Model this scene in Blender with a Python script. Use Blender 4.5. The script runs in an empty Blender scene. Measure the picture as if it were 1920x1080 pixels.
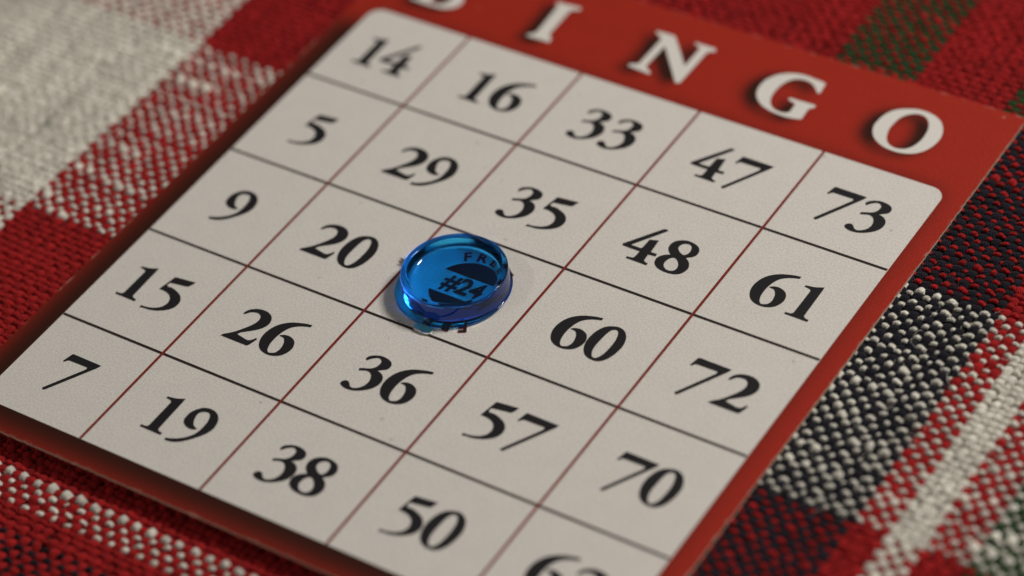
# A bingo card with a translucent blue chip on its free space, lying on a plaid woven cloth.
import bpy, math
import numpy as np
from mathutils import Matrix, Vector

S = 0.02                      # one grid cell of the card is 20 mm wide
scene = bpy.context.scene
col = scene.collection

# ------------------------------------------------------------------ camera
cam_data = bpy.data.cameras.new('camera')
cam = bpy.data.objects.new('camera', cam_data)
col.objects.link(cam)
scene.camera = cam
cam_data.sensor_width = 36.0
cam_data.lens = 99.95
cam_data.clip_start = 0.01
cam_data.clip_end = 20.0
RX = Vector((0.839982, 0.534577, -0.093049))
RY = Vector((0.307736, -0.610564, -0.729733))
RZ = Vector((-0.446911, 0.584328, -0.677371))
CAM = Vector((11.40721, -13.5842, 13.08899)) * S
m = Matrix((RX, -RY, -RZ)).transposed().to_4x4()
m.translation = CAM
cam.matrix_world = m
cam_data.dof.use_dof = True
cam_data.dof.focus_distance = 19.15 * S
cam_data.dof.aperture_fstop = 8.8
cam_data.dof.aperture_blades = 7

# ------------------------------------------------------------------ light
world = bpy.data.worlds.new('World')
scene.world = world
world.use_nodes = True
bg = world.node_tree.nodes['Background']
bg.inputs[0].default_value = (1.0, 0.94, 0.87, 1)
bg.inputs[1].default_value = 0.085

def area_lamp(name, loc, target, size, watts, colour):
    d = bpy.data.lights.new(name, 'AREA')
    d.shape = 'DISK'; d.size = size; d.energy = watts; d.color = colour
    o = bpy.data.objects.new(name, d); col.objects.link(o)
    o.location = loc
    o.rotation_euler = (Vector(target) - Vector(loc)).to_track_quat('-Z', 'Y').to_euler()
    return o
area_lamp('ceiling_lamp', (0.31, 0.29, 0.47), (0.05, -0.05, 0), 0.14, 3.25, (1.0, 0.955, 0.89))
area_lamp('room_lamp', (-0.42, -0.55, 0.72), (0.05, -0.05, 0), 0.035, 0.9, (1.0, 0.95, 0.90))

scene.view_settings.view_transform = 'Standard'
scene.view_settings.look = 'None'
scene.view_settings.gamma = 1.0
scene.view_settings.exposure = 0.0
scene.view_settings.use_curve_mapping = False
scene.render.engine = 'CYCLES'
scene.cycles.use_denoising = True
scene.cycles.max_bounces = 16
scene.cycles.transmission_bounces = 12
scene.cycles.blur_glossy = 0.0
scene.cycles.sample_clamp_indirect = 0.0
scene.cycles.caustics_refractive = True
scene.cycles.caustics_reflective = True

GLYPHS = {
 '0': [[(0.0851,0.3287), (0.1275,0.3426), (0.1675,0.3374), (0.2008,0.3162), (0.2253,0.2842), (0.2425,0.2424), (0.2497,0.1956), (0.2465,0.1437), (0.2345,0.0875), (0.2154,0.0434), (0.1885,0.0122), (0.1562,-0.0024), (0.1147,-0.0018), (0.0742,0.0120), (0.0432,0.0401), (0.0215,0.0794), (0.0088,0.1267), (0.0064,0.1761), (0.0146,0.2311), (0.0323,0.2783), (0.0553,0.3092)], [(0.1213,0.3108), (0.1448,0.3099), (0.1626,0.2840), (0.1753,0.2398), (0.1803,0.1855), (0.1783,0.1278), (0.1720,0.0775), (0.1584,0.0393), (0.1406,0.0196), (0.1185,0.0221), (0.1022,0.0451), (0.0888,0.0823), (0.0848,0.1306), (0.0867,0.1884), (0.0920,0.2482), (0.1027,0.2918)]],
 '1': [[(0.0588,0.3099,1), (0.0843,0.3142), (0.1171,0.3197), (0.1470,0.3309), (0.1805,0.3478,1), (0.1835,0.3252,1), (0.1891,0.0432,1), (0.2043,0.0273), (0.2357,0.0222,1), (0.2340,0.0023,1), (0.0610,0.0044,1), (0.0601,0.0225,1), (0.0848,0.0222), (0.1041,0.0276), (0.1118,0.0423,1), (0.1129,0.2605,1), (0.1084,0.2841), (0.0917,0.2920), (0.0721,0.2951), (0.0582,0.2959,1)]],
 '2': [[(0.0316,0.2503,1), (0.0373,0.2778), (0.0568,0.3061), (0.0858,0.3253), (0.1232,0.3371), (0.1667,0.3378), (0.2098,0.3232), (0.2391,0.2955), (0.2542,0.2546), (0.2477,0.2149), (0.2255,0.1762), (0.1946,0.1453), (0.1557,0.1132), (0.1291,0.0905), (0.1149,0.0651,1), (0.2051,0.0483,1), (0.2280,0.0540), (0.2465,0.0756), (0.2543,0.0928,1), (0.2685,0.0869,1), (0.2586,0.0458), (0.2487,0.0168), (0.2412,0.0069), (0.2297,0.0040,1), (0.0199,0.0042,1), (0.0274,0.0220,1), (0.0624,0.0532), (0.0898,0.0824), (0.1188,0.1245), (0.1464,0.1690), (0.1640,0.2083), (0.1686,0.2472), (0.1580,0.2783), (0.1328,0.2960), (0.1022,0.2957), (0.0735,0.2840), (0.0549,0.2622), (0.0417,0.2463,1)]],
 '3': [[(0.0457,0.2719,1), (0.0493,0.2914), (0.0662,0.3118), (0.0954,0.3284), (0.1291,0.3380), (0.1695,0.3368), (0.2057,0.3264), (0.2302,0.3068), (0.2397,0.2798), (0.2327,0.2517), (0.2066,0.2304), (0.1769,0.2086,1), (0.2081,0.2045), (0.2399,0.1852), (0.2591,0.1563), (0.2654,0.1212), (0.2559,0.0816), (0.2339,0.0464), (0.2060,0.0207), (0.1750,-0.0003), (0.1407,-0.0160), (0.1009,-0.0233), (0.0646,-0.0205), (0.0341,-0.0078), (0.0228,0.0075), (0.0259,0.0244), (0.0438,0.0389), (0.0658,0.0394), (0.0833,0.0236), (0.0989,0.0070), (0.1197,0.0014), (0.1436,0.0105), (0.1657,0.0298), (0.1819,0.0587), (0.1876,0.0964), (0.1787,0.1338), (0.1602,0.1631), (0.1371,0.1762), (0.1121,0.1765), (0.0882,0.1674), (0.0646,0.1578,1), (0.0581,0.1757,1), (0.0883,0.1907), (0.1164,0.2011), (0.1373,0.2150), (0.1531,0.2369), (0.1601,0.2650), (0.1579,0.2922), (0.1423,0.3091), (0.1242,0.3143), (0.1005,0.3047), (0.0784,0.2846), (0.0598,0.2591,1)]],
 '4': [[(-0.0038,0.1051,1), (-0.0072,0.1203,1), (0.1700,0.3707,1), (0.1822,0.3781,1), (0.2090,0.3744,1), (0.1994,0.3567,1), (0.0472,0.1326,1), (0.1296,0.1333,1), (0.1344,0.1492,1), (0.1373,0.2285,1), (0.1397,0.2365,1), (0.1699,0.2454), (0.2002,0.2565,1), (0.2096,0.1296,1), (0.2584,0.1305,1), (0.2608,0.1063,1), (0.2054,0.1007,1), (0.2105,0.0362,1), (0.2235,0.0260), (0.2500,0.0193,1), (0.2474,0.0014,1), (0.0841,0.0030,1), (0.0837,0.0195,1), (0.1083,0.0218), (0.1280,0.0283), (0.1349,0.0485,1), (0.1358,0.1028,1), (0.0560,0.1019,1)]],
 '5': [[(0.0500,0.1821,1), (0.0776,0.3232,1), (0.0831,0.3301,1), (0.2433,0.3480,1), (0.2277,0.3018,1), (0.2161,0.2890,1), (0.0915,0.2691,1), (0.0824,0.2639), (0.0790,0.2419), (0.0891,0.2295), (0.1255,0.2301), (0.1719,0.2183), (0.2158,0.1985), (0.2475,0.1692), (0.2655,0.1298), (0.2627,0.0871), (0.2424,0.0495), (0.2074,0.0197), (0.1636,-0.0036), (0.1141,-0.0179), (0.0725,-0.0215), (0.0377,-0.0285,1), (0.0390,-0.0072,1), (0.0770,-0.0055), (0.1191,0.0052), (0.1526,0.0219), (0.1794,0.0490), (0.1907,0.0857), (0.1857,0.1212), (0.1677,0.1503), (0.1382,0.1703), (0.0972,0.1812)]],
 '6': [[(0.2618,0.3700,1), (0.2600,0.3481,1), (0.2266,0.3391), (0.1831,0.3192), (0.1456,0.2885), (0.1248,0.2519), (0.1118,0.2094), (0.1052,0.1637), (0.1049,0.1148), (0.1083,0.0840), (0.1159,0.0555), (0.1270,0.0320), (0.1450,0.0173), (0.1683,0.0239), (0.1872,0.0386), (0.1968,0.0705), (0.1943,0.1080), (0.1847,0.1420), (0.1677,0.1692), (0.1522,0.1809), (0.1331,0.1829), (0.1165,0.1844,1), (0.1243,0.1948), (0.1491,0.2073), (0.1789,0.2106), (0.2098,0.2034), (0.2396,0.1859), (0.2582,0.1597), (0.2691,0.1232), (0.2648,0.0856), (0.2491,0.0486), (0.2265,0.0244), (0.1992,0.0086), (0.1639,-0.0008), (0.1226,0.0008), (0.0840,0.0135), (0.0531,0.0367), (0.0334,0.0657), (0.0183,0.1036), (0.0128,0.1464), (0.0175,0.1913), (0.0326,0.2382), (0.0569,0.2767), (0.0895,0.3083), (0.1303,0.3333), (0.1713,0.3494), (0.2141,0.3623)]],
 '7': [[(0.0113,0.2520,1), (0.0295,0.3296,1), (0.0373,0.3355,1), (0.2788,0.3331,1), (0.2681,0.3048,1), (0.0764,-0.0196,1), (0.0640,-0.0289,1), (0.0477,-0.0161,1), (0.1998,0.2453,1), (0.2068,0.2643), (0.2018,0.2771,1), (0.0716,0.2754,1), (0.0442,0.2726), (0.0288,0.2566), (0.0229,0.2474,1)]],
 '8': [[(0.0782,0.3309), (0.1140,0.3420), (0.1579,0.3389), (0.1983,0.3254), (0.2279,0.2965), (0.2389,0.2584), (0.2288,0.2232), (0.2043,0.2009), (0.1838,0.1840,1), (0.2117,0.1679), (0.2367,0.1405), (0.2520,0.1017), (0.2467,0.0626), (0.2283,0.0302), (0.2019,0.0116), (0.1621,0.0002), (0.1157,0.0001), (0.0682,0.0094), (0.0321,0.0312), (0.0142,0.0555), (0.0061,0.0915), (0.0194,0.1250), (0.0460,0.1517), (0.0768,0.1672,1), (0.0430,0.1972), (0.0255,0.2289), (0.0227,0.2645), (0.0360,0.2983), (0.0539,0.3160)], [(0.1173,0.3118), (0.1436,0.3149), (0.1665,0.2994), (0.1790,0.2653), (0.1777,0.2311), (0.1653,0.2081), (0.1460,0.2052), (0.1162,0.2204), (0.0923,0.2454), (0.0878,0.2735), (0.0976,0.2973)], [(0.1118,0.1512), (0.1371,0.1438), (0.1640,0.1173), (0.1813,0.0794), (0.1781,0.0447), (0.1568,0.0254), (0.1247,0.0245), (0.0968,0.0404), (0.0803,0.0687), (0.0798,0.1017), (0.0895,0.1333)]],
 '9': [[(0.0183,-0.0070,1), (0.0337,-0.0204,1), (0.0607,-0.0164), (0.0979,-0.0049), (0.1313,0.0164), (0.1647,0.0471), (0.1942,0.0829), (0.2226,0.1205), (0.2445,0.1620), (0.2563,0.2079), (0.2515,0.2527), (0.2375,0.2885), (0.2133,0.3192), (0.1798,0.3407), (0.1385,0.3489), (0.0971,0.3427), (0.0699,0.3268), (0.0453,0.2979), (0.0271,0.2603), (0.0246,0.2208), (0.0311,0.1860), (0.0530,0.1590), (0.0865,0.1425), (0.1174,0.1389), (0.1444,0.1452), (0.1599,0.1600,1), (0.1355,0.1668), (0.1149,0.1802), (0.1008,0.2016), (0.0892,0.2291), (0.0815,0.2634), (0.0867,0.2898), (0.1061,0.3066), (0.1320,0.3146), (0.1552,0.3071), (0.1706,0.2838), (0.1821,0.2467), (0.1845,0.2100), (0.1843,0.1721), (0.1791,0.1318), (0.1661,0.1018), (0.1455,0.0728), (0.1211,0.0489), (0.0915,0.0271), (0.0581,0.0105), (0.0299,0.0011)]],
 'I': [[(1.3639,0.5563,1), (1.5683,0.5757,1), (1.5808,0.5445,1), (1.5367,0.5268), (1.5126,0.5052,1), (1.5209,0.2045,1), (1.5416,0.1747), (1.5659,0.1532,1), (1.5746,0.1112,1), (1.3782,0.1029,1), (1.3721,0.1265,1), (1.4094,0.1511), (1.4204,0.1896,1), (1.3997,0.4987,1), (1.3902,0.5247), (1.3718,0.5329,1)]],
 'N': [[(2.2325,0.5788,1), (2.3039,0.5838), (2.3889,0.5826,1), (2.6285,0.3077,1), (2.6278,0.5286,1), (2.6116,0.5481), (2.5663,0.5655,1), (2.5615,0.5828,1), (2.7348,0.5840,1), (2.7519,0.5493,1), (2.7097,0.5306), (2.6974,0.5036,1), (2.6956,0.1218,1), (2.6644,0.1066,1), (2.3781,0.4476,1), (2.3730,0.1959,1), (2.3887,0.1649), (2.4390,0.1353,1), (2.4435,0.1105,1), (2.2538,0.1268,1), (2.2453,0.1497,1), (2.2836,0.1667), (2.3097,0.1870,1), (2.3126,0.4987,1), (2.2914,0.5279), (2.2394,0.5583,1)]],
 'G': [[(3.6536,0.5747,1), (3.6679,0.4612,1), (3.6471,0.4549,1), (3.6153,0.4921), (3.5686,0.5298), (3.5163,0.5460), (3.4613,0.5399), (3.4201,0.5169), (3.3899,0.4734), (3.3702,0.4109), (3.3648,0.3403), (3.3722,0.2688), (3.3955,0.2128), (3.4327,0.1713), (3.4771,0.1520), (3.5264,0.1501), (3.5585,0.1621), (3.5715,0.1870,1), (3.5684,0.2597,1), (3.5534,0.2785), (3.4979,0.2963,1), (3.4925,0.3198,1), (3.7038,0.3257,1), (3.7103,0.2954,1), (3.6910,0.2823), (3.6763,0.2603,1), (3.6850,0.1500,1), (3.6787,0.1395,1), (3.6265,0.1251), (3.5638,0.1166), (3.4946,0.1198), (3.4258,0.1308), (3.3580,0.1572), (3.3019,0.1972), (3.2630,0.2458), (3.2412,0.3030), (3.2348,0.3679), (3.2453,0.4337), (3.2760,0.4942), (3.3165,0.5367), (3.3753,0.5728), (3.4344,0.5900), (3.4999,0.5950), (3.5568,0.5884), (3.6066,0.5860)]],
 'O': [[(4.3192,0.5810), (4.3786,0.6026), (4.4469,0.6064), (4.5199,0.5906), (4.5864,0.5499), (4.6329,0.4854), (4.6591,0.4114), (4.6617,0.3407), (4.6467,0.2687), (4.6149,0.2031), (4.5658,0.1539), (4.5052,0.1277), (4.4358,0.1186), (4.3575,0.1267), (4.2864,0.1566), (4.2307,0.2015), (4.1964,0.2573), (4.1796,0.3147), (4.1809,0.3811), (4.1953,0.4542), (4.2263,0.5136), (4.2679,0.5523)], [(4.3782,0.5472), (4.4278,0.5603), (4.4791,0.5414), (4.5185,0.4949), (4.5419,0.4336), (4.5514,0.3586), (4.5468,0.2843), (4.5253,0.2163), (4.4872,0.1725), (4.4361,0.1546), (4.3859,0.1622), (4.3431,0.1916), (4.3147,0.2427), (4.2953,0.3130), (4.2949,0.3783), (4.3065,0.4571), (4.3353,0.5115)]],
}

# ------------------------------------------------------------------ helpers
def tag(o, label=None, cat=None, group=None, kind=None):
    for k, v in (('label', label), ('category', cat), ('group', group), ('kind', kind)):
        if v: o[k] = v
    return o

def empty(name, loc):
    o = bpy.data.objects.new(name, None); col.objects.link(o)
    o.empty_display_size = 0.01
    o.location = loc
    return o

def mesh_obj(name, verts, faces, mat=None, parent=None, smooth=False):
    me = bpy.data.meshes.new(name)
    me.from_pydata([tuple(v) for v in verts], [], [tuple(f) for f in faces])
    me.update()
    if smooth:
        me.polygons.foreach_set('use_smooth', [True] * len(me.polygons))
    o = bpy.data.objects.new(name, me); col.objects.link(o)
    for mm in (mat if isinstance(mat, (list, tuple)) else [mat]):
        if mm: me.materials.append(mm)
    if parent: o.parent = parent
    return o

def spline(c, n=8):
    """closed outline through the points; a third value marks a corner"""
    N = len(c); out = []
    P = np.array([q[:2] for q in c]); K = [len(q) > 2 for q in c]
    for i in range(N):
        p1, p2, p0, p3 = P[i], P[(i + 1) % N], P[i - 1], P[(i + 2) % N]
        k1, k2 = K[i], K[(i + 1) % N]
        if k1 and k2:
            out.append(p1); continue
        m1, m2 = (p2 - p0) / 2, (p3 - p1) / 2
        if k1: m1 = (p2 - p1) * 1.5 - m2 * .5
        if k2: m2 = (p2 - p1) * 1.5 - m1 * .5
        for a in np.arange(n) / n:
            out.append((2*a**3 - 3*a*a + 1)*p1 + (a**3 - 2*a*a + a)*m1 + (-2*a**3 + 3*a*a)*p2 + (a**3 - a*a)*m2)
    return np.array(out)

def ink(name, loops, z, mat, parent):
    """flat printed shape: closed outlines (in cells) filled even-odd"""
    cu = bpy.data.curves.new(name, 'CURVE')
    cu.dimensions = '2D'; cu.fill_mode = 'BOTH'
    for L in loops:
        s = cu.splines.new('POLY'); s.points.add(len(L) - 1)
        for p, q in zip(s.points, L): p.co = (q[0] * S, q[1] * S, 0, 1)
        s.use_cyclic_u = True
    tmp = bpy.data.objects.new('tmp', cu); col.objects.link(tmp)
    me = bpy.data.meshes.new_from_object(tmp.evaluated_get(bpy.context.evaluated_depsgraph_get()))
    bpy.data.objects.remove(tmp); bpy.data.curves.remove(cu)
    me.name = name
    me.materials.clear(); me.materials.append(mat)
    o = bpy.data.objects.new(name, me); col.objects.link(o)
    o.location.z = z * S
    if parent: o.parent = parent
    return o

def sans_loops(text, size, bold):
    """outlines of a sans lettering, centred, in cells"""
    cu = bpy.data.curves.new('lettering', 'FONT')
    cu.body = text; cu.size = size; cu.offset = bold
    cu.align_x = 'CENTER'; cu.align_y = 'CENTER'; cu.fill_mode = 'BOTH'
    tmp = bpy.data.objects.new('tmp', cu); col.objects.link(tmp)
    me = bpy.data.meshes.new_from_object(tmp.evaluated_get(bpy.context.evaluated_depsgraph_get()))
    bpy.data.objects.remove(tmp); bpy.data.curves.remove(cu)
    v = np.array([q.co[:2] for q in me.vertices]); f = [tuple(p.vertices) for p in me.polygons]
    bpy.data.meshes.remove(me)
    return v, f

def ribbon(a, b, w):
    a, b = np.array(a, float), np.array(b, float)
    d = (b - a) / np.linalg.norm(b - a); n = np.array([-d[1], d[0]]) * w / 2
    return [a + n, a - n, b - n, b + n]

def rounded_rect(x0, y0, x1, y1, r, n=10):
    out = []
    for cx, cy, a0 in ((x1 - r, y1 - r, 0), (x0 + r, y1 - r, 90), (x0 + r, y0 + r, 180), (x1 - r, y0 + r, 270)):
        for k in range(n + 1):
            a = math.radians(a0 + 90 * k / n)
            out.append((cx + r * math.cos(a), cy + r * math.sin(a)))
    return np.array(out)

# ------------------------------------------------------------------ materials
def new_mat(name):
    mt = bpy.data.materials.new(name); mt.use_nodes = True
    nt = mt.node_tree
    return mt, nt, nt.nodes['Principled BSDF']

def node(nt, kind, **kw):
    n = nt.nodes.new(kind)
    for k, v in kw.items(): setattr(n, k, v)
    return n

def grain(nt, base_socket_or_col, amount, scale, amount2=0.0, scale2=60.0):
    """paper / ink grain: multiplies a colour by two octaves of fine noise"""
    tc = node(nt, 'ShaderNodeTexCoord')
    out = base_socket_or_col
    for amt, sc in ((amount, scale), (amount2, scale2)):
        if not amt: continue
        nz = node(nt, 'ShaderNodeTexNoise')
        nz.inputs['Scale'].default_value = sc; nz.inputs['Detail'].default_value = 3
        nt.links.new(tc.outputs['Object'], nz.inputs['Vector'])
        mr = node(nt, 'ShaderNodeMapRange')
        mr.inputs[1].default_value = .3; mr.inputs[2].default_value = .7
        mr.inputs[3].default_value = 1 - amt; mr.inputs[4].default_value = 1 + amt
        nt.links.new(nz.outputs['Fac'], mr.inputs[0])
        mx = node(nt, 'ShaderNodeMix', data_type='RGBA', blend_type='MULTIPLY')
        mx.inputs[0].default_value = 1
        if isinstance(out, tuple): mx.inputs[6].default_value = (*out, 1)
        else: nt.links.new(out, mx.inputs[6])
        nt.links.new(mr.outputs[0], mx.inputs[7])
        out = mx.outputs[2]
    return out, tc

def print_mat(name, colour, rough=.55, amount=.10, spec=.3):
    mt, nt, b = new_mat(name)
    c, tc = grain(nt, colour, amount, 3800, amount * .12, 300)
    nt.links.new(c, b.inputs['Base Color'])
    b.inputs['Roughness'].default_value = rough
    b.inputs['Specular IOR Level'].default_value = spec
    nz = node(nt, 'ShaderNodeTexNoise'); nz.inputs['Scale'].default_value = 2500; nz.inputs['Detail'].default_value = 4
    nt.links.new(tc.outputs['Object'], nz.inputs['Vector'])
    bp = node(nt, 'ShaderNodeBump'); bp.inputs['Strength'].default_value = .12; bp.inputs['Distance'].default_value = .0001
    nt.links.new(nz.outputs['Fac'], bp.inputs['Height']); nt.links.new(bp.outputs[0], b.inputs['Normal'])
    return mt, nt, b

PAPER = (.622, .591, .550)
M_paper, nt, b = print_mat('uncoated_card_paper', PAPER, .6, .155)
# a few dark fibres and specks in the board
sp = node(nt, 'ShaderNodeTexVoronoi'); sp.inputs['Scale'].default_value = 260
tc = next(n for n in nt.nodes if n.type == 'TEX_COORD')
nt.links.new(tc.outputs['Object'], sp.inputs['Vector'])
mr = node(nt, 'ShaderNodeMapRange'); mr.inputs[1].default_value = .05; mr.inputs[2].default_value = .085
mr.inputs[3].default_value = .75; mr.inputs[4].default_value = 1
nt.links.new(sp.outputs['Distance'], mr.inputs[0])
wn = node(nt, 'ShaderNodeMath', operation='GREATER_THAN'); wn.inputs[1].default_value = .72
sx = node(nt, 'ShaderNodeSeparateColor'); nt.links.new(sp.outputs['Color'], sx.inputs[0]); nt.links.new(sx.outputs[0], wn.inputs[0])
mxm = node(nt, 'ShaderNodeMix', data_type='FLOAT'); mxm.inputs[2].default_value = 1.0
nt.links.new(wn.outputs[0], mxm.inputs[0]); nt.links.new(mr.outputs[0], mxm.inputs[3])
mm = node(nt, 'ShaderNodeMix', data_type='RGBA', blend_type='MULTIPLY'); mm.inputs[0].default_value = 1
src = b.inputs['Base Color'].links[0].from_socket
nt.links.new(src, mm.inputs[6]); nt.links.new(mxm.outputs[0], mm.inputs[7]); nt.links.new(mm.outputs[2], b.inputs['Base Color'])

M_black, *_ = print_mat('black_ink', (.012, .010, .012), .5, .25)
M_line_black, *_ = print_mat('black_line_ink', (.020, .013, .011), .5, .2)
M_line_red, *_ = print_mat('oxblood_line_ink', (.185, .018, .012), .5, .2)
M_letter, *_ = print_mat('unprinted_letter_paper', (.66, .63, .585), .6, .07)
M_redink, *_ = print_mat('red_letter_edge_ink', (.42, .03, .025), .5, .15)

# red border ink, printed with the designer's soft drop-shadow graphic (a printed tint, stored per vertex)
M_border, nt, b = print_mat('red_border_print', (.315, .0195, .0095), .5, .22, .18)
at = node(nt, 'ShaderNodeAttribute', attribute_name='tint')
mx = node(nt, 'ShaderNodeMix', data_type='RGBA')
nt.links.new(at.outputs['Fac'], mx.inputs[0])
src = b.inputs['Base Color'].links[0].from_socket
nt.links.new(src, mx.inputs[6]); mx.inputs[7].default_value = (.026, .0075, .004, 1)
# worn, whitened ink along the cut edge
wa = node(nt, 'ShaderNodeAttribute', attribute_name='edge')
tc = next(n for n in nt.nodes if n.type == 'TEX_COORD')
nz = node(nt, 'ShaderNodeTexNoise'); nz.inputs['Scale'].default_value = 420; nz.inputs['Detail'].default_value = 5
nt.links.new(tc.outputs['Object'], nz.inputs['Vector'])
ma = node(nt, 'ShaderNodeMath', operation='MULTIPLY'); nt.links.new(wa.outputs['Fac'], ma.inputs[0])
mr = node(nt, 'ShaderNodeMapRange'); mr.inputs[1].default_value = .50; mr.inputs[2].default_value = .68; mr.inputs[4].default_value = .6
nt.links.new(nz.outputs['Fac'], mr.inputs[0]); nt.links.new(mr.outputs[0], ma.inputs[1])
mx2 = node(nt, 'ShaderNodeMix', data_type='RGBA')
nt.links.new(ma.outputs[0], mx2.inputs[0]); nt.links.new(mx.outputs[2], mx2.inputs[6]); mx2.inputs[7].default_value = (.50, .30, .24, 1)
# sparse pale flecks where the ink is missing
vo = node(nt, 'ShaderNodeTexVoronoi'); vo.inputs['Scale'].default_value = 170
nt.links.new(tc.outputs['Object'], vo.inputs['Vector'])
lt = node(nt, 'ShaderNodeMath', operation='LESS_THAN'); lt.inputs[1].default_value = .038
nt.links.new(vo.outputs['Distance'], lt.inputs[0])
sx = node(nt, 'ShaderNodeSeparateColor'); nt.links.new(vo.outputs['Color'], sx.inputs[0])
gt = node(nt, 'ShaderNodeMath', operation='GREATER_THAN'); gt.inputs[1].default_value = .8
nt.links.new(sx.outputs[0], gt.inputs[0])
an = node(nt, 'ShaderNodeMath', operation='MULTIPLY'); nt.links.new(lt.outputs[0], an.inputs[0]); nt.links.new(gt.outputs[0], an.inputs[1])
an2 = node(nt, 'ShaderNodeMath', operation='MULTIPLY'); nt.links.new(an.outputs[0], an2.inputs[0]); an2.inputs[1].default_value = .45
mx3 = node(nt, 'ShaderNodeMix', data_type='RGBA')
nt.links.new(an2.outputs[0], mx3.inputs[0]); nt.links.new(mx2.outputs[2], mx3.inputs[6]); mx3.inputs[7].default_value = (.6, .4, .32, 1)
nt.links.new(mx3.outputs[2], b.inputs['Base Color'])

# cut side of the board
M_cut, *_ = print_mat('cut_board_edge', (.60, .47, .36), .8, .3)

# yarn
M_yarn, nt, b = new_mat('woven_yarn')
yc = node(nt, 'ShaderNodeAttribute', attribute_name='yarn')
c, tc = grain(nt, yc.outputs['Color'], .16, 1500, .14, 5200)
nt.links.new(c, b.inputs['Base Color'])
b.inputs['Roughness'].default_value = .85
b.inputs['Specular IOR Level'].default_value = .10
b.inputs['Sheen Weight'].default_value = .04
b.inputs['Sheen Roughness'].default_value = .5
tw = node(nt, 'ShaderNodeAttribute', attribute_name='twist')
sn = node(nt, 'ShaderNodeMath', operation='SINE'); nt.links.new(tw.outputs['Fac'], sn.inputs[0])
nz = node(nt, 'ShaderNodeTexNoise'); nz.inputs['Scale'].default_value = 4500; nz.inputs['Detail'].default_value = 3
nt.links.new(tc.outputs['Object'], nz.inputs['Vector'])
ad = node(nt, 'ShaderNodeMath', operation='MULTIPLY_ADD'); ad.inputs[1].default_value = .30
nt.links.new(sn.outputs[0], ad.inputs[0]); nt.links.new(nz.outputs['Fac'], ad.inputs[2])
bp = node(nt, 'ShaderNodeBump'); bp.inputs['Strength'].default_value = .8; bp.inputs['Distance'].default_value = .00018
nt.links.new(ad.outputs[0], bp.inputs['Height']); nt.links.new(bp.outputs[0], b.inputs['Normal'])

# blue plastic
M_blue, nt, b = new_mat('translucent_blue_plastic')
b.inputs['Base Color'].default_value = (.07, .70, 1.0, 1)
b.inputs['Roughness'].default_value = .04
b.inputs['IOR'].default_value = 1.47
b.inputs['Transmission Weight'].default_value = 1.0
va = node(nt, 'ShaderNodeVolumeAbsorption')
va.inputs['Color'].default_value = (.05, .42, 1.0, 1); va.inputs['Density'].default_value = 185
nt.links.new(va.outputs[0], nt.nodes['Material Output'].inputs['Volume'])
nz = node(nt, 'ShaderNodeTexNoise'); nz.inputs['Scale'].default_value = 500; nz.inputs['Detail'].default_value = 2
tc = node(nt, 'ShaderNodeTexCoord'); nt.links.new(tc.outputs['Object'], nz.inputs['Vector'])
bp = node(nt, 'ShaderNodeBump'); bp.inputs['Strength'].default_value = .05; bp.inputs['Distance'].default_value = .0002
nt.links.new(nz.outputs['Fac'], bp.inputs['Height']); nt.links.new(bp.outputs[0], b.inputs['Normal'])

M_table, nt, b = new_mat('table_wood')
b.inputs['Base Color'].default_value = (.06, .03, .018, 1); b.inputs['Roughness'].default_value = .6

# ------------------------------------------------------------------ table and cloth
o = mesh_obj('table_top', [(x * S, y * S, z * S) for z in (-.16, -1.2) for x, y in ((-20, -22), (26, -22), (26, 18), (-20, 18))],
             [(0, 1, 2, 3), (7, 6, 5, 4), (0, 4, 5, 1), (1, 5, 6, 2), (2, 6, 7, 3), (3, 7, 4, 0)], M_table)
tag(o, kind='structure')

rng = np.random.default_rng(24)
PITCH = .0600
U0, U1, V0, V1 = -5.0, 9.2, -8.0, 4.6
RED, WHT, BLK, GRN = (.335, .0120, .0130), (.74, .71, .625), (.014, .013, .019), (.023, .054, .019)
def warp_colour(u):
    for hi, c in ((-3.3, RED), (-.905, WHT), (3.56, RED), (4.20, GRN), (4.88, RED), (5.05, GRN), (5.79, BLK), (6.05, RED),
                  (6.27, WHT), (6.59, RED), (7.15, GRN), (7.8, RED), (8.4, WHT)):
        if u < hi: return c
    return RED
def weft_colour(v):
    for hi, c in ((-7.2, RED), (-6.2, RED), (-5.60, BLK), (-5.385, RED), (-5.12, WHT), (-3.10, RED), (-1.0, WHT), (2.4, RED), (3.0, GRN)):
        if v < hi: return c
    return RED

def smooth_noise(n, m, step, seed):
    """n rows of 1-D smooth noise with m samples, correlation length step"""
    r = np.random.default_rng(seed)
    k = int(m / step) + 4
    a = r.normal(size=(n, k))
    x = np.arange(m) / step + r.random((n, 1)) * 1.0
    i = np.floor(x).astype(int); f = x - i; f = f * f * (3 - 2 * f)
    rows = np.arange(n)[:, None]
    return a[rows, i] * (1 - f) + a[rows, i + 1] * f

xs = np.arange(U0, U1, PITCH * .985); ys = np.arange(V0, V1, PITCH * 1.0)
nx, ny = len(xs), len(ys)
xs = xs + rng.normal(size=nx) * .0052; ys = ys + rng.normal(size=ny) * .0050
SUB = 4
def undulation(x, y):
    return (.010 * np.sin(x * 1.7 + .6 * y) + .008 * np.sin(y * 2.3 - x * .7 + 1.0)
            - .075 * np.clip((-4.35 - y) / .55, 0, 1.0) * (x < 5.6))

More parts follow.
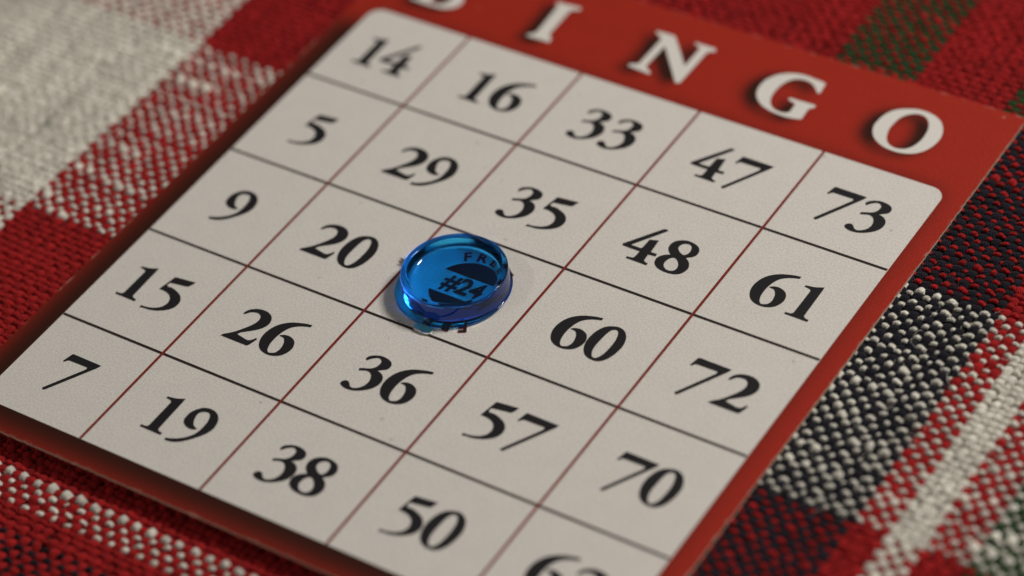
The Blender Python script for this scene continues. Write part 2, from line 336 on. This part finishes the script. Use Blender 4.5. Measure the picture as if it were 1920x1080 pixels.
def yarns(pos, cross, parity_sign, along_is_v, colour_of, slub_amp, seed, amp, half_w, half_h, gauge=None):
    """all threads of one direction as tubes; pos = their places, cross = where they meet the other set"""
    n, mcross = len(pos), len(cross)
    npt = (mcross - 1) * SUB + 1
    tpar = np.arange(npt) / SUB
    along = np.interp(tpar, np.arange(mcross), cross)
    A = np.tile(along, (n, 1))
    P = pos[:, None] + smooth_noise(n, npt, SUB * 2.2, seed) * .0045 + smooth_noise(n, npt, SUB * 40, seed + 1) * .004
    sgn = ((-1.0) ** np.arange(n))[:, None] * parity_sign
    wave = sgn * np.cos(np.pi * tpar)[None, :]
    wave = np.sign(wave) * np.abs(wave) ** .8
    sl = smooth_noise(n, npt, SUB * 5.0, seed + 2)
    fat = 1 + slub_amp[:, None] * np.clip(sl - .55, 0, 1.3) + .11 * smooth_noise(n, npt, SUB * 1.5, seed + 3)
    if gauge is not None: fat = fat * gauge[:, None]
    X, Y = (P, A) if along_is_v else (A, P)
    Z = -.062 + undulation(X, Y) + wave * amp * (.85 + .15 * fat) + smooth_noise(n, npt, SUB * 1.0, seed + 4) * .0032
    # floats swell where they show, and are squeezed where the other set passes over them
    swell = fat * (1 + .16 * wave)
    W = half_w * swell; H = half_h * swell
    NS = 7
    th = np.arange(NS) / NS * 2 * np.pi + np.pi / 2
    off_p = W[..., None] * np.cos(th); off_z = H[..., None] * np.sin(th)
    V = np.empty((n, npt, NS, 3), np.float32)
    V[..., 0] = (X[..., None] + off_p) if along_is_v else X[..., None]
    V[..., 1] = Y[..., None] if along_is_v else (Y[..., None] + off_p)
    Zt = Z[..., None] + off_z
    # the card presses the raised loops flat where it lies on them
    under = (V[..., 0] > -.075) & (V[..., 0] < 5.134) & (V[..., 1] > -5.018) & (V[..., 1] < .87)
    V[..., 2] = np.where(under, np.minimum(Zt, -.0235), Zt)
    base_c = np.array([colour_of(p) for p in pos])
    base_c = base_c * (1 + .07 * rng.normal(size=(n, 1)))
    tone = 1 + .09 * smooth_noise(n, npt, SUB * 3, seed + 5)
    C = np.empty((n, npt, NS, 4), np.float32)
    C[..., :3] = (base_c[:, None, :] * tone[..., None])[:, :, None, :]
    C[..., 3] = 1
    T = (A[..., None] * 260 + th[None, None, :] * 2).astype(np.float32) * np.ones((n, 1, 1), np.float32)
    idx = np.arange(n * npt * NS).reshape(n, npt, NS)
    a = idx[:, :-1, :]; bq = np.roll(a, -1, axis=2); d = idx[:, 1:, :]; cq = np.roll(d, -1, axis=2)
    F = np.stack([a, bq, cq, d] if along_is_v else [a, d, cq, bq], -1).reshape(-1, 4)
    return V.reshape(-1, 3), C.reshape(-1, 4), T.reshape(-1), F

white_weft = np.array([weft_colour(v) is WHT for v in ys])
red_weft = np.array([weft_colour(v) is RED for v in ys])
slub_w = np.where(white_weft, 1.15, .65) * rng.choice([.35, .9, 1.35], size=ny)
k = max(i for i in range(ny) if ys[i] < -5.0 and weft_colour(ys[i]) is WHT)
wfat = np.ones(ny); wfat[k] = 1.9
VA, CA, TA, FA = yarns(xs, ys, 1.0, True, warp_colour, np.full(nx, .12), 100, .0125, .0315, .0195)
VB, CB, TB, FB = yarns(ys, xs, -1.0, False, weft_colour, slub_w, 200, .0165, .0152, .0148, wfat)
# loose fibres standing off the yarn
nf = 9000
src = np.concatenate([VA, VB]); srcc = np.concatenate([CA, CB])
pick = rng.integers(0, len(src), nf * 4)
p0 = src[pick]
ok = (p0[:, 2] > -.058) & ~((p0[:, 0] > -.25) & (p0[:, 0] < 5.3) & (p0[:, 1] > -5.2) & (p0[:, 1] < 1.05)) \
     & (p0[:, 0] > -3.4) & (p0[:, 0] < 7.6) & (p0[:, 1] > -6.6) & (p0[:, 1] < 2.9)
p0 = p0[ok][:nf]; pc = srcc[pick][ok][:nf]; nf = len(p0)
ang = rng.random(nf) * 2 * np.pi; ln = rng.uniform(.03, .13, nf); hgt = rng.uniform(.006, .030, nf); bend = rng.normal(size=nf) * .9
tt = np.linspace(0, 1, 6)
aa = ang[:, None] + bend[:, None] * tt
step = ln[:, None] / 5
fx = p0[:, 0, None] + np.cumsum(np.cos(aa) * step, 1); fy = p0[:, 1, None] + np.cumsum(np.sin(aa) * step, 1)
fz = p0[:, 2, None] - .004 + hgt[:, None] * np.sin(np.pi * (.15 + .8 * tt))
rr = .0016
tri = np.array([[0, 1], [.87, -.5], [-.87, -.5]]) * rr
VF = np.empty((nf, 6, 3, 3), np.float32)
sx_, cx_ = np.sin(aa), np.cos(aa)
VF[..., 0] = fx[..., None] - sx_[..., None] * tri[:, 0]; VF[..., 1] = fy[..., None] + cx_[..., None] * tri[:, 0]; VF[..., 2] = fz[..., None] + tri[:, 1]
CF = np.repeat(pc[:, None, :], 18, 1).reshape(-1, 4)
ix = np.arange(nf * 18).reshape(nf, 6, 3); a_ = ix[:, :-1]; d_ = ix[:, 1:]
FF = np.stack([a_, d_, np.roll(d_, -1, 2), np.roll(a_, -1, 2)], -1).reshape(-1, 4)
VF = VF.reshape(-1, 3); TF = np.zeros(len(VF), np.float32)
nA = len(VA); FB = FB + nA; FF = FF + nA + len(VB)
Vv = np.concatenate([VA, VB, VF]) * S
Cc = np.concatenate([CA, CB, CF]); Tt = np.concatenate([TA, TB, TF]); Ff = np.concatenate([FA, FB, FF]).astype(np.int32)
me = bpy.data.meshes.new('tablecloth')
me.vertices.add(len(Vv)); me.vertices.foreach_set('co', Vv.astype(np.float32).ravel())
me.loops.add(len(Ff) * 4); me.loops.foreach_set('vertex_index', Ff.ravel())
me.polygons.add(len(Ff)); me.polygons.foreach_set('loop_start', np.arange(0, len(Ff) * 4, 4, dtype=np.int32))
me.polygons.foreach_set('use_smooth', np.ones(len(Ff), bool))
me.update(calc_edges=True)
ca = me.attributes.new('yarn', 'FLOAT_COLOR', 'POINT'); ca.data.foreach_set('color', np.clip(Cc, 0, 1).ravel())
ta = me.attributes.new('twist', 'FLOAT', 'POINT'); ta.data.foreach_set('value', Tt)
me.materials.append(M_yarn)
cloth = bpy.data.objects.new('tablecloth', me); col.objects.link(cloth)
tag(cloth, 'coarsely woven plaid cloth in red, white, black and green under the bingo card', 'tablecloth')

# ------------------------------------------------------------------ the card
CU0, CU1, CV0, CV1, TH = -.055, 5.114, -4.998, .850, .020
PU0, PU1, PV0, PV1 = .130, 4.955, -4.806, -.102
card = empty('bingo_card', (0, 0, 0))
tag(card, 'red bordered bingo card with a grid of black numbers lying on the plaid cloth', 'bingo card')

LET = {}
for ch in 'INGO':
    LET[ch] = [spline(c, 6) for c in GLYPHS[ch]]
LET['B'] = [spline(c, 6) for c in [
    [(.315, .105, 1), (.56, .103), (.655, .13), (.705, .185), (.708, .25), (.66, .315), (.575, .35, 1), (.645, .385), (.678, .44), (.668, .505), (.61, .555),
     (.52, .575), (.315, .575, 1), (.315, .555, 1), (.35, .548), (.375, .525, 1), (.375, .155, 1), (.35, .132), (.315, .125, 1)],
    [(.475, .36, 1), (.475, .545, 1), (.53, .545), (.575, .51), (.585, .455), (.565, .395), (.52, .363)],
    [(.475, .135, 1), (.475, .333, 1), (.535, .333), (.59, .295), (.607, .235), (.59, .17), (.54, .137)]]]

def inside(loops, X, Y):
    r = np.zeros(X.shape, bool)
    for L in loops:
        x0, y0 = L[:, 0], L[:, 1]; x1, y1 = np.roll(x0, -1), np.roll(y0, -1)
        for a, bb, c, d in zip(x0, y0, x1, y1):
            if bb == d: continue
            r ^= ((bb > Y) != (d > Y)) & (X < (c - a) * (Y - bb) / (d - bb) + a)
    return r
def blur(a, s, h):
    k = np.arange(-int(3 * s / h) - 1, int(3 * s / h) + 2); w = np.exp(-.5 * (k * h / s) ** 2); w /= w.sum()
    a = np.apply_along_axis(lambda q: np.convolve(q, w, 'same'), 0, a)
    return np.apply_along_axis(lambda q: np.convolve(q, w, 'same'), 1, a)

H = .0175
gx = np.linspace(CU0, CU1, int((CU1 - CU0) / H)); gy = np.linspace(CV0, CV1, int((CV1 - CV0) / H))
pad = 30; hx, hy = gx[1] - gx[0], gy[1] - gy[0]
px = np.concatenate([gx[0] - hx * np.arange(pad, 0, -1), gx, gx[-1] + hx * np.arange(1, pad + 1)])
py = np.concatenate([gy[0] - hy * np.arange(pad, 0, -1), gy, gy[-1] + hy * np.arange(1, pad + 1)])
GX, GY = np.meshgrid(px, py)
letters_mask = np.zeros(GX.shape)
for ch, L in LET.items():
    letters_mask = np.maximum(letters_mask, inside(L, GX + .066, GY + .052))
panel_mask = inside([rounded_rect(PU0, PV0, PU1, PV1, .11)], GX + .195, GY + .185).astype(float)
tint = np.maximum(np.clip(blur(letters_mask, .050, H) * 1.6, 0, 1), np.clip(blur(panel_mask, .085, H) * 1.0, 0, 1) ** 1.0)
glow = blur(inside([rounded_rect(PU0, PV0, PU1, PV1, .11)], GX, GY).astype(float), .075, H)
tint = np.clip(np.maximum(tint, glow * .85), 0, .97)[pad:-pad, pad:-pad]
gX, gY = np.meshgrid(gx, gy)
edge = np.minimum.reduce([gX - CU0, CU1 - gX, gY - CV0, CV1 - gY])
edge = (edge < H * .6).astype(float)
nxg, nyg = len(gx), len(gy)
wob = rng.normal(size=gX.shape) * .0015 * edge
V = np.stack([gX + wob, gY + np.roll(wob, 3), np.zeros_like(gX)], -1).reshape(-1, 3)
idx = np.arange(nxg * nyg).reshape(nyg, nxg)
F = np.stack([idx[:-1, :-1], idx[:-1, 1:], idx[1:, 1:], idx[1:, :-1]], -1).reshape(-1, 4).tolist()
ring = np.concatenate([idx[0, :], idx[1:, -1], idx[-1, -2::-1], idx[-2:0:-1, 0]])
base_n = len(V)
V = np.concatenate([V, V[ring] + np.array([0, 0, -.006]), V[ring] + np.array([0, 0, -TH])])
n = len(ring); a0 = base_n; a1 = base_n + n
MI = [0] * len(F)
for i in range(n):
    j = (i + 1) % n
    F.append((ring[j], ring[i], a0 + i, a0 + j)); F.append((a0 + j, a0 + i, a1 + i, a1 + j)); MI += [1, 1]
F.append(tuple(range(a1 + n - 1, a1 - 1, -1))); MI.append(1)
board = mesh_obj('board', V * S, F, [M_border, M_cut], card)
board.data.polygons.foreach_set('material_index', MI)
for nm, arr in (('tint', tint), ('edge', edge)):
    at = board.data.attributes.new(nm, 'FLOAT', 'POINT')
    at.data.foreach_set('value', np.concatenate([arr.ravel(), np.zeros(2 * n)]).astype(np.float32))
board['label'] = 'red printed board with a dark soft edge left of and below the white panel'

ZP = .0016
panel = ink('number_panel', [rounded_rect(PU0, PV0, PU1, PV1, .11)], ZP, M_paper, card)
panel['label'] = 'off white panel with rounded corners holding the numbers'
XL = [1.0, 1.992, 2.992, 4.0]; YL = [-1.0, -1.966, -2.941, -3.913]
for y in YL:
    ink('row_line', [np.array(ribbon((PU0 + .004, y), (PU1 - .004, y), .0195))], ZP * 2, M_line_black, panel)
for x in XL:
    ink('column_line', [np.array(ribbon((x, PV0 + .004), (x, PV1 - .004), .0205))], ZP * 3, M_line_red, panel)

COLS = [.551, 1.496, 2.490, 3.495, 4.477]
BASE = [-.737, -1.689, -2.640, -3.592, -4.535]
ADV = .268
NUM = [['14', '16', '33', '47', '73'], ['5', '29', '35', '48', '61'], ['9', '20', None, '60', '72'],
       ['15', '26', '36', '57', '70'], ['7', '19', '38', '50', '62']]
# hand-set spacing of the digits, as printed
KERN = {'50': (-.046, -.046), '57': (-.037, -.025), '38': (-.028, -.035), '19': (-.004, -.012), '20': (-.024, -.014), '29': (.018, .014),
        '15': (-.014, -.020), '16': (.014, .008), '33': (-.006, -.014), '35': (-.002, -.010), '70': (.012, .002), '60': (-.002, -.006),
        '47': (-.008, -.012), '14': (-.004, -.018), '73': (.004, -.012)}
for r in range(5):
    for c in range(5):
        t = NUM[r][c]
        if not t: continue
        loops = []
        x = COLS[c] - ADV * len(t) / 2
        for ch, dx in zip(t, KERN.get(t, (0, 0))):
            loops += [spline(L) + np.array([x + dx, BASE[r]]) for L in GLYPHS[ch]]
            x += ADV
        o = ink('number', loops, ZP * 2, M_black, panel)
        o['label'] = 'printed black number ' + t
for ch in 'BINGO':
    o = ink('letter', LET[ch], ZP, M_letter, card)
    o['label'] = 'white serif letter ' + ch + ' in the red heading'

# free space print in the middle cell
BC = np.array([2.518, -2.480]); BR = .25; BAND = .098
def cap(sign):
    a0 = math.asin((BAND if sign > 0 else .115) / BR)
    a = np.linspace(a0, math.pi - a0, 40)
    return np.stack([BR * np.cos(a), sign * BR * np.sin(a)], -1) + BC
badge = ink('free_space_print', [cap(1), cap(-1)], ZP * 2, M_black, panel)
badge['label'] = 'black disc split by a pale band, printed in the middle cell'
def place_text(name, parts, z, mat, parent):
    V, F = [], []
    for (v, f) in parts:
        o = len(V)
        V += [(q[0] * S, q[1] * S, 0) for q in v]; F += [tuple(i + o for i in g) for g in f]
    o = mesh_obj(name, V, F, mat, parent); o.location.z = z * S
    return o
v, f = sans_loops('#24', .215, .007)
place_text('card_number', [(v * np.array([.92, 1.0]) + BC + np.array([-.012, -.006]), f)], ZP * 2, M_black, badge)
def arc_word(grow):
    out = []
    for base_a in (90, 270):
        for k, ch in enumerate('FREE'):
            a = math.radians(base_a + 30 - 20 * k)
            v, f = sans_loops(ch, .118 if base_a == 90 else .128, .004 + grow)
            rot = a - math.pi / 2; cs, sn = math.cos(rot), math.sin(rot)
            v = v @ np.array([[cs, sn], [-sn, cs]]) + BC + (.305 if base_a == 90 else .335) * np.array([math.cos(a), math.sin(a)])
            out.append((v, f))
    return out
place_text('lettering_edge', arc_word(.002), ZP * 2, M_redink, badge)
place_text('lettering', arc_word(0), ZP * 3, M_black, badge)

# ------------------------------------------------------------------ the chip
chip = empty('bingo_chip', (2.435 * S, -2.468 * S, .006 * S))
tag(chip, 'translucent blue plastic chip with raised rim on the free space of the card', 'bingo chip')
def lathe(name, prof, mat, parent, n=160, off=(0, 0), ragged=0.0):
    V, F = [], []
    r2 = np.random.default_rng(5)
    rag = 1 + ragged * smooth_noise(1, n, 3, 9)[0]
    rag[-3:] = np.linspace(rag[-4], rag[0], 5)[1:4]
    m_ = len(prof)
    for i in range(n):
        a = 2 * math.pi * i / n
        for (r, z, dx, dy) in prof:
            V.append(((r * rag[i] * math.cos(a) + dx + off[0]) * S, (r * rag[i] * math.sin(a) + dy + off[1]) * S, z * S))
    for i in range(n):
        j = (i + 1) % n
        for k in range(m_ - 1):
            F.append((i * m_ + k, j * m_ + k, j * m_ + k + 1, i * m_ + k + 1))
    F.append(tuple(i * m_ for i in range(n))[::-1]); F.append(tuple(i * m_ + m_ - 1 for i in range(n)))
    return mesh_obj(name, V, F, mat, parent, smooth=True)
def fillet(pts, radii, n=4):
    out = [pts[0]]
    for r, a, p, c in zip(radii, pts, pts[1:], pts[2:]):
        a, p, c = map(np.array, (a, p, c))
        da, dc = a - p, c - p
        rr = min(r, np.linalg.norm(da) * .48, np.linalg.norm(dc) * .48)
        q0, q1 = p + da / np.linalg.norm(da) * rr, p + dc / np.linalg.norm(dc) * rr
        for t in np.linspace(0, 1, n + 1):
            out.append(tuple((1 - t) ** 2 * q0 + 2 * t * (1 - t) * p + t * t * q1))
    out.append(pts[-1])
    return out
# one body: thin skirt, wall, rolled rim, sunken floor
prof = fillet([(.02, .0), (.400, .0), (.402, .022), (.374, .030), (.368, .172), (.330, .172), (.305, .100), (.02, .098)], [.01, .008, .02, .012, .011, .034], 8)
prof = [(r, z, -.028 * max(0, 1 - z / .035) if r > .1 else 0, -.016 * max(0, 1 - z / .035) if r > .1 else 0) for r, z in prof]
body = lathe('cup', prof, M_blue, chip, ragged=.0)

def shard(name, outline, z0, z1):
    """thin torn scrap of the same plastic; outline in cells relative to the chip"""
    n = len(outline)
    V = [(x * S, y * S, z * S) for z in (z0, z1) for x, y in outline]
    F = [tuple(range(n - 1, -1, -1)), tuple(range(n, 2 * n))] + [(i, (i + 1) % n, n + (i + 1) % n, n + i) for i in range(n)]
    return mesh_obj(name, V, F, M_blue, chip)
t = shard('tab', [(-.045, -.421), (.085, -.416), (.098, -.440), (.090, -.472), (.055, -.486), (-.030, -.482), (-.052, -.455)], .001, .017)
t['label'] = 'torn plastic tab at the lower front of the chip'
t = shard('burr', [(-.425, .085), (-.430, .020), (-.470, .012), (-.500, .030), (-.482, .042), (-.515, .066), (-.478, .068), (-.470, .098), (-.445, .075)], .003, .016)
t['label'] = 'small ragged burr on the left side of the chip'
